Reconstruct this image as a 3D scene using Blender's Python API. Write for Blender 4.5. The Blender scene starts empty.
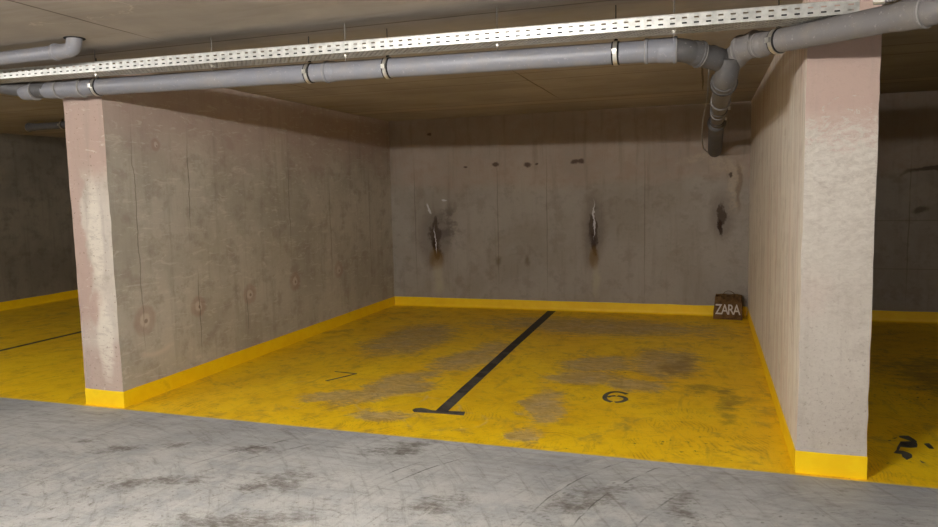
import bpy, bmesh, math, random
from mathutils import Vector, Matrix, noise
random.seed(7)
S = bpy.context.scene
COL = S.collection
# ---------------------------------------------------------------- dimensions (metres)
H_CAM, XL, XR, Y0, Y1, HC = 1.62, -4.282, 0.492, 4.24, 9.307, 2.627
TL, TR, HS, XF, XE, YR = 0.381, 0.357, 0.128, -9.93, 5.6, -6.2
PAINT_Y = 4.205

def lin(c):
    c = c / 255.0
    return c / 12.92 if c <= 0.04045 else ((c + 0.055) / 1.055) ** 2.4
def rgb(r, g, b): return (lin(r), lin(g), lin(b), 1.0)

# ---------------------------------------------------------------- node helper
class Mat:
    def __init__(s, name, rough=0.8, metal=0.0, spec=0.4):
        s.m = bpy.data.materials.new(name); s.m.use_nodes = True
        s.t = s.m.node_tree; s.n = s.t.nodes; s.l = s.t.links
        s.b = s.n['Principled BSDF']
        s.b.inputs['Roughness'].default_value = rough
        s.b.inputs['Metallic'].default_value = metal
        s.b.inputs['Specular IOR Level'].default_value = spec
        s.tc = s.n.new('ShaderNodeTexCoord').outputs['Object']
    def set(s, sock, v):
        if isinstance(v, bpy.types.NodeSocket): s.l.new(v, sock)
        elif isinstance(v, (tuple, list)) and sock.type == 'RGBA' and len(v) == 3: sock.default_value = (*v, 1)
        else: sock.default_value = v
    def math(s, op, a, b=None, c=None, clamp=False):
        n = s.n.new('ShaderNodeMath'); n.operation = op; n.use_clamp = clamp
        s.set(n.inputs[0], a)
        if b is not None: s.set(n.inputs[1], b)
        if c is not None: s.set(n.inputs[2], c)
        return n.outputs[0]
    def vmath(s, op, a, b=None):
        n = s.n.new('ShaderNodeVectorMath'); n.operation = op
        s.set(n.inputs[0], a)
        if b is not None: s.set(n.inputs[1], b)
        return n.outputs['Value'] if op in ('LENGTH', 'DISTANCE') else n.outputs[0]
    def sep(s, v):
        n = s.n.new('ShaderNodeSeparateXYZ'); s.l.new(v, n.inputs[0]); return n.outputs
    def comb(s, x, y, z):
        n = s.n.new('ShaderNodeCombineXYZ')
        for i, q in enumerate((x, y, z)): s.set(n.inputs[i], q)
        return n.outputs[0]
    def mapping(s, v, loc=(0,0,0), rot=(0,0,0), sc=(1,1,1), kind='POINT'):
        n = s.n.new('ShaderNodeMapping'); n.vector_type = kind
        s.l.new(v, n.inputs[0]); n.inputs['Location'].default_value = loc
        n.inputs['Rotation'].default_value = rot; n.inputs['Scale'].default_value = sc
        return n.outputs[0]
    def noise(s, v, sc=1.0, det=6, rough=0.6, dist=0.0, col=False):
        n = s.n.new('ShaderNodeTexNoise'); s.l.new(v, n.inputs['Vector'])
        n.inputs['Scale'].default_value = sc; n.inputs['Detail'].default_value = det
        n.inputs['Roughness'].default_value = rough; n.inputs['Distortion'].default_value = dist
        return n.outputs['Color' if col else 'Fac']
    def wave(s, v, sc=1.0, dist=2.0, det=2, dsc=1.0, kind='BANDS', direction='X'):
        n = s.n.new('ShaderNodeTexWave'); n.wave_type = kind
        if kind == 'BANDS': n.bands_direction = direction
        else: n.rings_direction = direction
        s.l.new(v, n.inputs['Vector'])
        n.inputs['Scale'].default_value = sc; n.inputs['Distortion'].default_value = dist
        n.inputs['Detail'].default_value = det; n.inputs['Detail Scale'].default_value = dsc
        return n.outputs['Fac']
    def ramp(s, f, lo, hi, a=0.0, b=1.0):
        n = s.n.new('ShaderNodeMapRange'); n.interpolation_type = 'SMOOTHSTEP'
        s.set(n.inputs['Value'], f)
        # smoothstep needs from_min < from_max
        if lo > hi: lo, hi, a, b = hi, lo, b, a
        n.inputs['From Min'].default_value = lo; n.inputs['From Max'].default_value = hi
        n.inputs['To Min'].default_value = a; n.inputs['To Max'].default_value = b
        return n.outputs[0]
    def mix(s, f, a, b, mode='MIX'):
        n = s.n.new('ShaderNodeMix'); n.data_type = 'RGBA'; n.blend_type = mode
        s.set(n.inputs[0], f); s.set(n.inputs[6], a); s.set(n.inputs[7], b)
        return n.outputs[2]
    def blob(s, v, c, r, ang=0.0, soft=0.6):
        """elliptical mask in the plane of v.xy; c centre, r radii, ang radians"""
        q = s.mapping(v, (c[0], c[1], 0), (0, 0, ang), (r[0], r[1], 1), 'TEXTURE')
        d = s.vmath('LENGTH', q)
        return s.ramp(d, 1.0, 1.0 - soft)
    def ring(s, v, c, r, w, ang=0.0, ratio=1.0):
        q = s.mapping(v, (c[0], c[1], 0), (0, 0, ang), (r, r * ratio, 1), 'TEXTURE')
        d = s.math('ABSOLUTE', s.math('SUBTRACT', s.vmath('LENGTH', q), 1.0))
        return s.ramp(d, w / r, 0.0)
    def polar(s, v, c, ka, kr):
        q = s.sep(s.vmath('SUBTRACT', v, (c[0], c[1], 0)))
        ang = s.math('ARCTAN2', q[1], q[0]); rad = s.vmath('LENGTH', s.comb(q[0], q[1], 0.0))
        return s.comb(s.mul(ang, ka), s.mul(rad, kr), 0.0)
    def mul(s, a, b): return s.math('MULTIPLY', a, b)
    def mx(s, *a):
        r = a[0]
        for q in a[1:]: r = s.math('MAXIMUM', r, q)
        return r
    def flat(s, v, ax):
        """plane coordinates (ax = 'XY', 'YZ', 'XZ') with z = 0"""
        o = s.sep(v); d = dict(X=o[0], Y=o[1], Z=o[2])
        return s.comb(d[ax[0]], d[ax[1]], 0.0)
    def warp(s, v, sc, amt, det=3):
        n = s.noise(v, sc, det, 0.6, col=True)
        k = s.n.new('ShaderNodeVectorMath'); k.operation = 'MULTIPLY_ADD'
        s.l.new(n, k.inputs[0]); k.inputs[1].default_value = (amt*2, amt*2, 0); 
        s.l.new(s.vmath('SUBTRACT', v, (amt, amt, 0)), k.inputs[2])
        return k.outputs[0]
    def bump(s, h, strength=0.3, dist=0.01, prev=None):
        n = s.n.new('ShaderNodeBump'); n.inputs['Strength'].default_value = strength
        n.inputs['Distance'].default_value = dist; s.l.new(h, n.inputs['Height'])
        if prev is not None: s.l.new(prev, n.inputs['Normal'])
        return n.outputs[0]
    def done(s, color=None, normal=None, rough=None):
        if color is not None: s.set(s.b.inputs['Base Color'], color)
        if normal is not None: s.l.new(normal, s.b.inputs['Normal'])
        if rough is not None: s.set(s.b.inputs['Roughness'], rough)
        return s.m

# ---------------------------------------------------------------- floor material
def floor_mat():
    M = Mat('floor_concrete_and_paint', 0.62, spec=0.35)
    P = M.flat(M.tc, 'XY')
    big = M.noise(P, 0.9, 5, 0.62)
    mid = M.noise(P, 5.0, 8, 0.7)
    fine = M.noise(P, 38.0, 6, 0.75)
    grit = M.noise(P, 150.0, 2, 0.6)
    streak = M.noise(M.mapping(P, rot=(0, 0, math.radians(-38)), sc=(2.2, 13, 1)), 1.6, 8, 0.72, 0.6)
    streak2 = M.noise(M.mapping(P, rot=(0, 0, math.radians(-8)), sc=(3.0, 16, 1)), 1.3, 8, 0.7, 0.4)
    W = M.warp(P, 2.6, 0.22, 5)
    W2 = M.warp(P, 5.0, 0.018, 4)
    # ---- grey aisle
    g = M.mix(M.ramp(big, 0.36, 0.64), rgb(158, 159, 160), rgb(186, 186, 184))
    g = M.mix(M.ramp(streak2, 0.42, 0.66, 0, 0.45), g, rgb(139, 135, 129))
    # paler worn traffic band further from the paint
    far = M.ramp(M.sep(W)[1], 3.95, 3.35)
    g = M.mix(M.mul(far, M.ramp(mid, 0.38, 0.6, 0, 0.75)), g, rgb(192, 190, 185))
    dirt = M.mx(M.blob(W, (-3.62, 3.50), (0.30, 0.12), 0.55, 1.0),
                M.blob(W, (-3.30, 3.66), (0.24, 0.10), 0.5, 1.0),
                M.blob(W, (-3.02, 3.10), (0.55, 0.16), 0.3, 1.0),
                M.blob(W, (-3.95, 3.55), (0.22, 0.08), 0.4, 1.0),
                M.blob(W, (-2.75, 3.70), (0.35, 0.10), 0.2, 1.0),
                M.blob(W, (-2.35, 3.30), (0.5, 0.18), 0.5, 1.0),
                M.blob(W, (-1.80, 4.02), (0.34, 0.20), 0.9, 1.0),
                M.blob(W, (-1.30, 3.32), (0.30, 0.20), 0.4, 1.0),
                M.blob(W, (-2.2, 2.85), (0.7, 0.2), 0.4, 1.0),
                M.blob(W, (-0.10, 3.62), (0.13, 0.34), 0.2, 1.0),
                M.blob(W, (-0.55, 3.55), (0.16, 0.62), -0.75, 1.0))
    brk = M.ramp(streak, 0.44, 0.60)
    brk2 = M.ramp(mid, 0.44, 0.60)
    fs = M.noise(M.mapping(P, rot=(0, 0, math.radians(-28)), sc=(5, 15, 1)), 2.2, 9, 0.78, 0.8)
    arcn = M.noise(M.polar(M.warp(P, 1.5, .05, 2), (1.2, 2.6), 6, 22), 1.0, 7, .75)
    arcn2 = M.noise(M.polar(M.warp(P, 1.5, .05, 2), (-4.6, 1.4), 7, 20), 1.0, 7, .75)
    st_ = M.math('ADD', M.mul(fs, .5), M.mul(M.noise(P, 7, 9, .78), .5))
    g = M.mix(M.ramp(M.math('ADD', st_, M.mul(dirt, .13)), .51, .70, 0, .85), g, rgb(88, 80, 70))
    g = M.mix(M.ramp(arcn, .52, .72, 0, .45), g, rgb(112, 107, 100))
    g = M.mix(M.ramp(arcn2, .50, .70, 0, .50), g, rgb(112, 106, 98))
    g = M.mix(M.ramp(arcn, .46, .30, 0, .35), g, rgb(214, 210, 202))
    g = M.mix(M.mul(M.ramp(M.noise(P, 22, 6, .8), .54, .66), M.ramp(M.sep(W)[1], 3.7, 2.9, 0, .7)), g, rgb(98, 88, 76))
    g = M.mix(M.mul(M.ramp(streak, 0.54, 0.74), 0.5), g, rgb(108, 101, 92))
    g = M.mix(M.mul(M.ramp(fine, 0.57, 0.74), M.mul(M.ramp(big, 0.4, 0.7), 0.55)), g, rgb(112, 106, 98))
    # speckled tyre print (rows of lugs)
    lugs = M.ramp(M.mul(M.wave(M.mapping(P, rot=(0, 0, 0.75)), 9.0, 1.2, 2, 3.0),
                        M.wave(M.mapping(P, rot=(0, 0, -0.80)), 5.0, 1.5, 2, 3.0)), 0.50, 0.80)
    lz = M.mx(M.blob(W2, (-0.66, 3.52), (0.17, 0.72), -0.62, 0.5), M.blob(W2, (-0.06, 3.62), (0.12, 0.5), 0.1, 0.6),
              M.blob(W2, (0.62, 3.70), (0.10, 0.85), -1.30, 0.4))
    g = M.mix(M.mul(M.mul(lugs, lz), M.ramp(M.noise(P, 9, 6, .7), 0.46, 0.60, 0, 0.6)), g, rgb(98, 93, 86))
    # tyre arcs, thin dark lines leaving the painted bays towards the lane
    arcs = M.mx(M.mul(M.ring(W2, (0.95, 3.0), 1.80, 0.008, 0, 1.02), M.blob(W2, (-0.62, 3.72), (0.33, 0.68), -0.62, 0.25)),
                M.mul(M.ring(W2, (1.25, 3.0), 1.86, 0.007, 0, 1.0), M.blob(W2, (-0.40, 3.75), (0.2, 0.62), -0.5, 0.3)),
                M.mul(M.ring(W2, (2.0, 2.6), 2.42, 0.009, 0, 1.0), M.blob(W2, (-0.28, 3.68), (0.16, 0.55), -0.2, 0.4)),
                M.mul(M.ring(W2, (-0.1, 2.9), 1.78, 0.010, 0, 1.0), M.blob(W2, (-1.62, 3.78), (0.16, 0.34), -0.4, 0.4)),
                M.mul(M.ring(W2, (-0.1, 2.9), 1.66, 0.010, 0, 1.0), M.blob(W2, (-1.55, 3.75), (0.16, 0.34), -0.4, 0.4)),
                M.mul(M.ring(W2, (-0.5, 2.2), 2.75, 0.010, 0, 1.0), M.blob(W2, (-2.7, 3.65), (0.5, 0.42), -0.9, 0.4)),
                M.mul(M.ring(W2, (-0.5, 2.2), 2.58, 0.010, 0, 1.0), M.blob(W2, (-2.6, 3.60), (0.5, 0.40), -0.9, 0.4)))
    g = M.mix(M.mul(arcs, M.ramp(mid, 0.44, 0.58, 0.05, 0.75)), g, rgb(66, 62, 58))
    # ---- yellow paint
    y = M.mix(M.ramp(big, 0.35, 0.65), rgb(250, 201, 2), rgb(255, 212, 10))
    y = M.mix(M.ramp(mid, 0.45, 0.70, 0, 0.35), y, rgb(214, 160, 12))
    # worn, dusty tan patches with ragged swirled edges
    sw = M.noise(M.mapping(P, rot=(0, 0, 0.5), sc=(1.0, 2.0, 1)), 3.4, 9, 0.74, 1.6)
    sw2 = M.noise(P, 2.0, 10, 0.72, 2.2)
    patches = M.mx(M.blob(W, (-2.75, 4.98), (0.62, 0.26), 0.35, 0.8),
                   M.blob(W, (-2.35, 5.30), (0.50, 0.30), 0.9, 0.8),
                   M.blob(W, (-2.25, 4.55), (0.42, 0.20), 0.1, 0.8), M.blob(W, (-2.50, 5.35), (0.34, 1.0), -0.25, 0.7), M.blob(W, (-2.2, 6.4), (0.45, 0.8), -0.3, 0.8), M.blob(W, (-0.95, 6.5), (0.60, 0.55), 0.3, 0.8),
                   M.blob(W, (-2.10, 6.60), (0.35, 1.20), 0.0, 0.9),
                   M.blob(W, (-1.15, 5.10), (0.22, 0.75), 0.15, 0.8),
                   M.blob(W, (-1.10, 4.42), (0.22, 0.26), 0.2, 0.8),
                   M.blob(W, (-1.00, 5.98), (0.62, 0.36), 0.1, 0.8),
                   M.blob(W, (-0.35, 6.70), (0.60, 1.10), 0.0, 0.9),
                   M.blob(W, (-0.55, 5.85), (0.40, 0.34), 0.0, 0.8),
                   M.blob(W, (-3.10, 7.20), (0.80, 1.60), 0.0, 0.9),
                   M.blob(W, (-1.2, 8.3), (2.6, 0.9), 0.0, 0.9))
    pol = M.noise(M.polar(M.warp(P, 1.2, .06, 2), (0.6, 2.2), 9, 20), 1.0, 8, .78)
    pol2 = M.noise(M.polar(M.warp(P, 1.2, .06, 2), (-4.4, 3.0), 8, 20), 1.0, 8, .78)
    sw3 = M.noise(M.mapping(P, rot=(0, 0, 0.9), sc=(1.0, 2.2, 1)), 9.0, 10, 0.80, 1.0)
    det = M.math('ADD', M.math('ADD', M.mul(sw, .22), M.mul(sw3, .34)), M.math('ADD', M.mul(pol, .22), M.mul(pol2, .22)))
    worn = M.ramp(M.math('ADD', det, M.mul(M.math('SUBTRACT', patches, .5), .19)), .455, .575)
    y = M.mix(M.mul(worn, M.ramp(mid, .3, .6, .95, .7)), y, M.mix(M.ramp(sw3, .42, .60), rgb(202, 178, 132), rgb(158, 132, 84)))
    y = M.mix(M.mul(M.mul(M.ramp(sw2, 0.50, 0.66), M.ramp(mid, 0.40, 0.55)), 0.55), y, rgb(176, 142, 66))
    # deeper dirt near the back and beside the right partition
    grime = M.mx(M.blob(W, (0.18, 5.50), (0.22, 1.10), 0.0, 0.9), M.blob(W, (0.05, 5.85), (0.35, 0.35), 0.0, 0.9),
                 M.blob(W, (-0.25, 6.6), (0.35, 0.8), 0.0, 0.9), M.blob(W, (1.9, 6.8), (0.9, 1.5), 0.0, 0.9))
    y = M.mix(M.ramp(M.math('ADD', M.mul(M.math('ADD', mid, sw), .5), M.mul(M.math('SUBTRACT', grime, .5), .3)), .48, .70, 0, .6), y, rgb(120, 96, 44))
    # fine herringbone tyre scrub
    tw = M.wave(M.warp(M.mapping(P, loc=(1.1, -3.6, 0)), 1.0, 0.30, 2), 9.0, 2.0, 3, 2.0, 'RINGS', 'Z')
    tw2 = M.wave(M.warp(M.mapping(P, loc=(2.9, -4.2, 0)), 1.2, 0.25, 2), 12.0, 2.5, 3, 2.0, 'RINGS', 'Z')
    zn = M.noise(P, 1.7, 4, 0.6)
    scrub = M.mx(M.mul(M.ramp(tw, 0.62, 0.92), M.ramp(zn, 0.50, 0.60)), M.mul(M.ramp(tw2, 0.66, 0.94), M.ramp(zn, 0.46, 0.38)))
    y = M.mix(M.mul(scrub, M.ramp(mid, 0.44, 0.58, 0, 0.5)), y, rgb(186, 138, 26))
    y = M.mix(M.ramp(pol, .54, .70, 0, .45), y, rgb(176, 132, 36))
    y = M.mix(M.ramp(pol2, .54, .70, 0, .45), y, rgb(186, 146, 60))
    y = M.mix(M.mul(M.ramp(M.noise(P, 16, 7, .8), .55, .66), M.ramp(pol, .45, .6)), y, rgb(140, 104, 34))
    y = M.mix(M.ramp(pol2, .42, .28, 0, .5), y, rgb(255, 226, 60))
    y = M.mix(M.mul(M.ramp(M.noise(M.mapping(P, sc=(6, 1.2, 1)), 1.5, 8, 0.7, 0.5), 0.54, 0.70), 0.35), y, rgb(150, 118, 56))
    # pale dust skid strokes around the front of the bay line
    pale = M.mul(M.mx(M.ring(W2, (-2.15, 4.85), 0.42, 0.02, 0, 0.6), M.ring(W2, (-2.6, 4.9), 0.55, 0.02, 0.4, 0.5),
                      M.ring(W2, (-1.75, 4.6), 0.30, 0.02, 0.2, 0.7), M.ring(W2, (-2.9, 5.2), 0.5, 0.015, 0.2, 0.5)),
                 M.ramp(mid, 0.45, 0.6, 0, 0.6))
    y = M.mix(pale, y, rgb(226, 196, 130))
    # black chips along the front of bay six
    chip = M.mul(M.ramp(M.noise(P, 26, 3, 0.6), 0.62, 0.66), M.mx(M.blob(W2, (-0.18, 4.50), (0.36, 0.14), 0.1, 0.4),
                 M.blob(W2, (1.7, 6.2), (0.8, 1.2), 0.0, 0.8)))
    y = M.mix(M.mul(chip, 0.85), y, rgb(70, 52, 26))
    ya = M.sep(M.warp(P, 30, 0.004, 2))[1]
    f = M.ramp(ya, PAINT_Y - 0.004, PAINT_Y + 0.004)
    edge = M.mul(M.ramp(M.math('ABSOLUTE', M.math('SUBTRACT', ya, PAINT_Y + 0.008)), 0.012, 0.004), 0.5)
    col = M.mix(f, g, y)
    col = M.mix(edge, col, rgb(228, 196, 104))
    col = M.mix(M.ramp(grit, 0.40, 0.70, 0.0, 0.12), col, rgb(95, 88, 78))
    h = M.math('ADD', M.mul(fine, 0.6), M.mul(mid, 1.2))
    nb = M.bump(h, 0.35, 0.006)
    r = M.math('ADD', M.mul(f, -0.12), M.math('ADD', M.mul(mid, 0.25), 0.52))
    return M.done(col, nb, r)

def yellow_trim_mat():
    M = Mat('yellow_skirting_paint', 0.5, spec=0.4)
    n = M.noise(M.tc, 6.0, 6, 0.65); f = M.noise(M.tc, 45.0, 4, 0.6)
    c = M.mix(M.ramp(n, 0.35, 0.65), rgb(250, 204, 6), rgb(255, 214, 14))
    c = M.mix(M.ramp(n, 0.58, 0.75, 0, 0.4), c, rgb(206, 160, 30))
    return M.done(c, M.bump(f, 0.25, 0.004))

# ---------------------------------------------------------------- concrete walls
def wall_mat(name, ax, base, light, dark, pink, pink_mask=None, extra=None, rough_bump=0.3, form=True):
    M = Mat(name, 0.85, spec=0.25)
    P = M.flat(M.tc, ax)
    big = M.noise(P, 1.1, 5, 0.6); mid = M.noise(P, 4.5, 8, 0.68); fine = M.noise(P, 34, 7, 0.72)
    c = M.mix(M.ramp(big, 0.36, 0.64), base, light)
    c = M.mix(M.ramp(mid, 0.48, 0.66, 0, 0.5), c, dark)
    if pink_mask is not None:
        c = M.mix(pink_mask(M, P, big, mid, fine), c, pink)
    vs = M.noise(M.mapping(P, sc=(7, 0.55, 1)), 1.4, 7, 0.65)
    c = M.mix(M.ramp(vs, 0.50, 0.70, 0, 0.35), c, dark)
    h = M.math('ADD', M.mul(fine, 0.5), M.mul(mid, 1.0))
    if extra: c, h = extra(M, P, c, h, big, mid, fine)
    c = M.mix(M.ramp(fine, 0.52, 0.75, 0, 0.25), c, dark)
    return M.done(c, M.bump(h, rough_bump, 0.008))

def pk_left(M, P, big, mid, fine):
    z = M.sep(M.warp(P, 1.6, 0.35, 4))[1]
    return M.math('ADD', M.ramp(z, 1.75, 2.3, 0.0, 0.75), M.ramp(mid, 0.52, 0.68, 0, 0.22), clamp=True)
def ex_left(M, P, c, h, big, mid, fine):
    W = M.warp(P, 3.0, 0.035, 3)
    W2 = M.warp(P, 1.2, 0.35, 3)
    # cement smears: curved trowel arcs
    tex = M.noise(M.mapping(P, rot=(0, 0, 0.6), sc=(1, 4, 1)), 5.0, 7, 0.7, 1.2)
    tr = M.mx(M.ring(W2, (5.0, 1.3), 0.40, 0.05, 0, 1.3), M.ring(W2, (5.9, 1.4), 0.34, 0.04, 0, 1.5),
              M.ring(W2, (6.8, 1.5), 0.36, 0.04, 0, 1.2), M.ring(W2, (7.9, 1.2), 0.4, 0.04, 0, 1.2))
    c = M.mix(M.mul(tr, M.ramp(tex, 0.46, 0.60, 0, 0.38)), c, rgb(206, 199, 186))
    c = M.mix(M.mul(M.ramp(tex, 0.54, 0.66), 0.5), c, rgb(204, 197, 184))
    # low broad smear under the first tie hole
    sm = M.mul(M.ring(W, (4.62, 0.62), 0.34, 0.05, 0, 0.8), M.blob(P, (4.64, 0.30), (0.30, 0.16), 0, 0.4))
    c = M.mix(M.mul(sm, 0.55), c, rgb(208, 194, 180))
    # tie hole patches
    for y, z, r in ((4.512, 0.64, 0.115), (5.145, 0.657, 0.09), (5.906, 0.659, 0.10), (6.72, 0.68, 0.10),
                    (4.75, 2.05, 0.05), (7.7, 0.7, 0.10)):
        c = M.mix(M.mul(M.mul(M.blob(W, (y, z), (r * 1.25, r * 1.25), 0, 0.35), M.ramp(mid, .30, .50, .4, 1)), 0.45), c, rgb(158, 126, 112))
        c = M.mix(M.mul(M.blob(W, (y, z), (r * 0.55, r * 0.6), 0.6, 0.4), 0.75), c, rgb(198, 186, 172))
        c = M.mix(M.mul(M.blob(W, (y + .01, z - .01), (r * 0.2, r * 0.2), 0, 0.4), 0.6), c, rgb(110, 86, 74))
    # formwork joints / hairline cracks, and a long lower joint
    L = M.mx(*[M.blob(W, (y, z0), (0.007, hz), 0, 0.7) for y, z0, hz in
               ((4.50, 1.3, 1.15), (5.12, 1.75, 0.6), (5.16, 0.6, 0.5), (6.68, 1.5, 0.75), (7.55, 1.2, 0.9), (8.6, 1.2, 1.0), (5.86, 0.5, 0.35))])
    c = M.mix(M.mul(L, 0.62), c, rgb(74, 62, 50))
    st = M.mx(M.blob(W, (8.75, 1.15), (0.10, 1.0), 0, 0.9), M.blob(W, (4.53, 1.0), (0.06, 0.5), 0.05, 0.9))
    c = M.mix(M.mul(st, 0.35), c, rgb(190, 182, 170))
    h = M.math('SUBTRACT', h, M.mul(L, 1.2))
    return c, h

def pk_lfront(M, P, big, mid, fine):
    x, z, _ = M.sep(M.warp(P, 2.4, 0.16, 5))
    a = M.ramp(z, 1.72, 1.90)
    b = M.mul(M.ramp(x, -4.50, -4.56), M.ramp(z, 0.45, 0.8))
    c = M.blob(M.warp(P, 4, .06, 3), (-4.50, 0.78), (0.09, 0.20), 0, 0.5)
    d = M.ramp(z, 0.62, 0.45, 0, .75)
    return M.mul(M.mx(a, b, c, d), 0.85)
def ex_lfront(M, P, c, h, big, mid, fine):
    W = M.warp(P, 3.5, 0.05, 4)
    t = M.noise(M.mapping(P, rot=(0, 0, .9), sc=(1, 3, 1)), 9, 7, .7, 1.0)
    pl = M.mx(M.blob(W, (-4.44, 1.35), (0.09, 0.50), 0, 0.5), M.blob(W, (-4.42, 0.55), (0.10, 0.42), 0, 0.5))
    c = M.mix(M.mul(pl, M.ramp(t, .36, .52, 0, .85)), c, rgb(214, 205, 190))
    c = M.mix(M.mul(M.ramp(t, .58, .70), .5), c, rgb(216, 205, 190))
    pit = M.ramp(M.noise(P, 45, 2, .5), .66, .70)
    c = M.mix(M.mul(pit, .6), c, rgb(110, 92, 78))
    return c, h

def pk_rfront(M, P, big, mid, fine):
    t = M.noise(M.mapping(P, rot=(0, 0, -.5), sc=(1, 1.6, 1)), 13, 8, .74, .8)
    z = M.math('ADD', M.sep(M.warp(P, 3.0, 0.10, 4))[1], M.mul(M.math('SUBTRACT', t, .5), 1.3))
    a = M.ramp(z, 1.86, 1.92)
    b = M.mul(M.blob(M.warp(P, 2.5, .15, 4), (0.56, 1.05), (0.13, 0.22), 0, 0.8), .35)
    return M.mul(M.mx(a, b), 0.9)
def ex_rfront(M, P, c, h, big, mid, fine):
    t = M.noise(M.mapping(P, rot=(0, 0, -.7), sc=(1, 1.9, 1)), 20, 9, .78, .7)
    z = M.sep(P)[1]
    zone = M.mul(M.ramp(z, 2.06, 1.80), M.ramp(z, 0.7, 1.3, 0.35, 1.0))
    c = M.mix(M.mul(zone, M.mul(M.ramp(t, .34, .64, 0.1, .7), M.ramp(z, .9, 1.8, .6, 1))), c, rgb(220, 213, 202))
    pit = M.mul(M.ramp(M.noise(P, 46, 6, .8), .55, .68), M.ramp(z, 1.3, .3, .25, 1))
    c = M.mix(M.mul(pit, .55), c, rgb(122, 106, 92))
    h = M.math('SUBTRACT', M.math('ADD', h, M.mul(M.mul(zone, t), 1.5)), M.mul(pit, .5))
    return c, h

def pk_right(M, P, big, mid, fine):
    v = M.noise(M.mapping(P, sc=(4, .35, 1)), 1.4, 6, .6)
    z = M.sep(P)[1]
    return M.math('ADD', M.ramp(v, .46, .62, 0, .5), M.ramp(z, 1.9, 2.4, 0, .5), clamp=True)
def ex_right(M, P, c, h, big, mid, fine):
    v = M.noise(M.mapping(P, sc=(5, .3, 1)), 1.7, 7, .65, .3)
    c = M.mix(M.ramp(v, .46, .62, 0, .5), c, rgb(232, 226, 212))
    v2 = M.noise(M.mapping(P, loc=(3, 1, 0), sc=(9, .5, 1)), 1.7, 6, .6, .2)
    c = M.mix(M.ramp(v2, .52, .68, 0, .45), c, rgb(160, 143, 126))
    ed = M.blob(M.warp(P, 12, .03, 4), (4.25, 1.3), (.05, 1.25), 0, .5)
    c = M.mix(M.mul(ed, .4), c, rgb(218, 210, 196))
    return c, h

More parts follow.
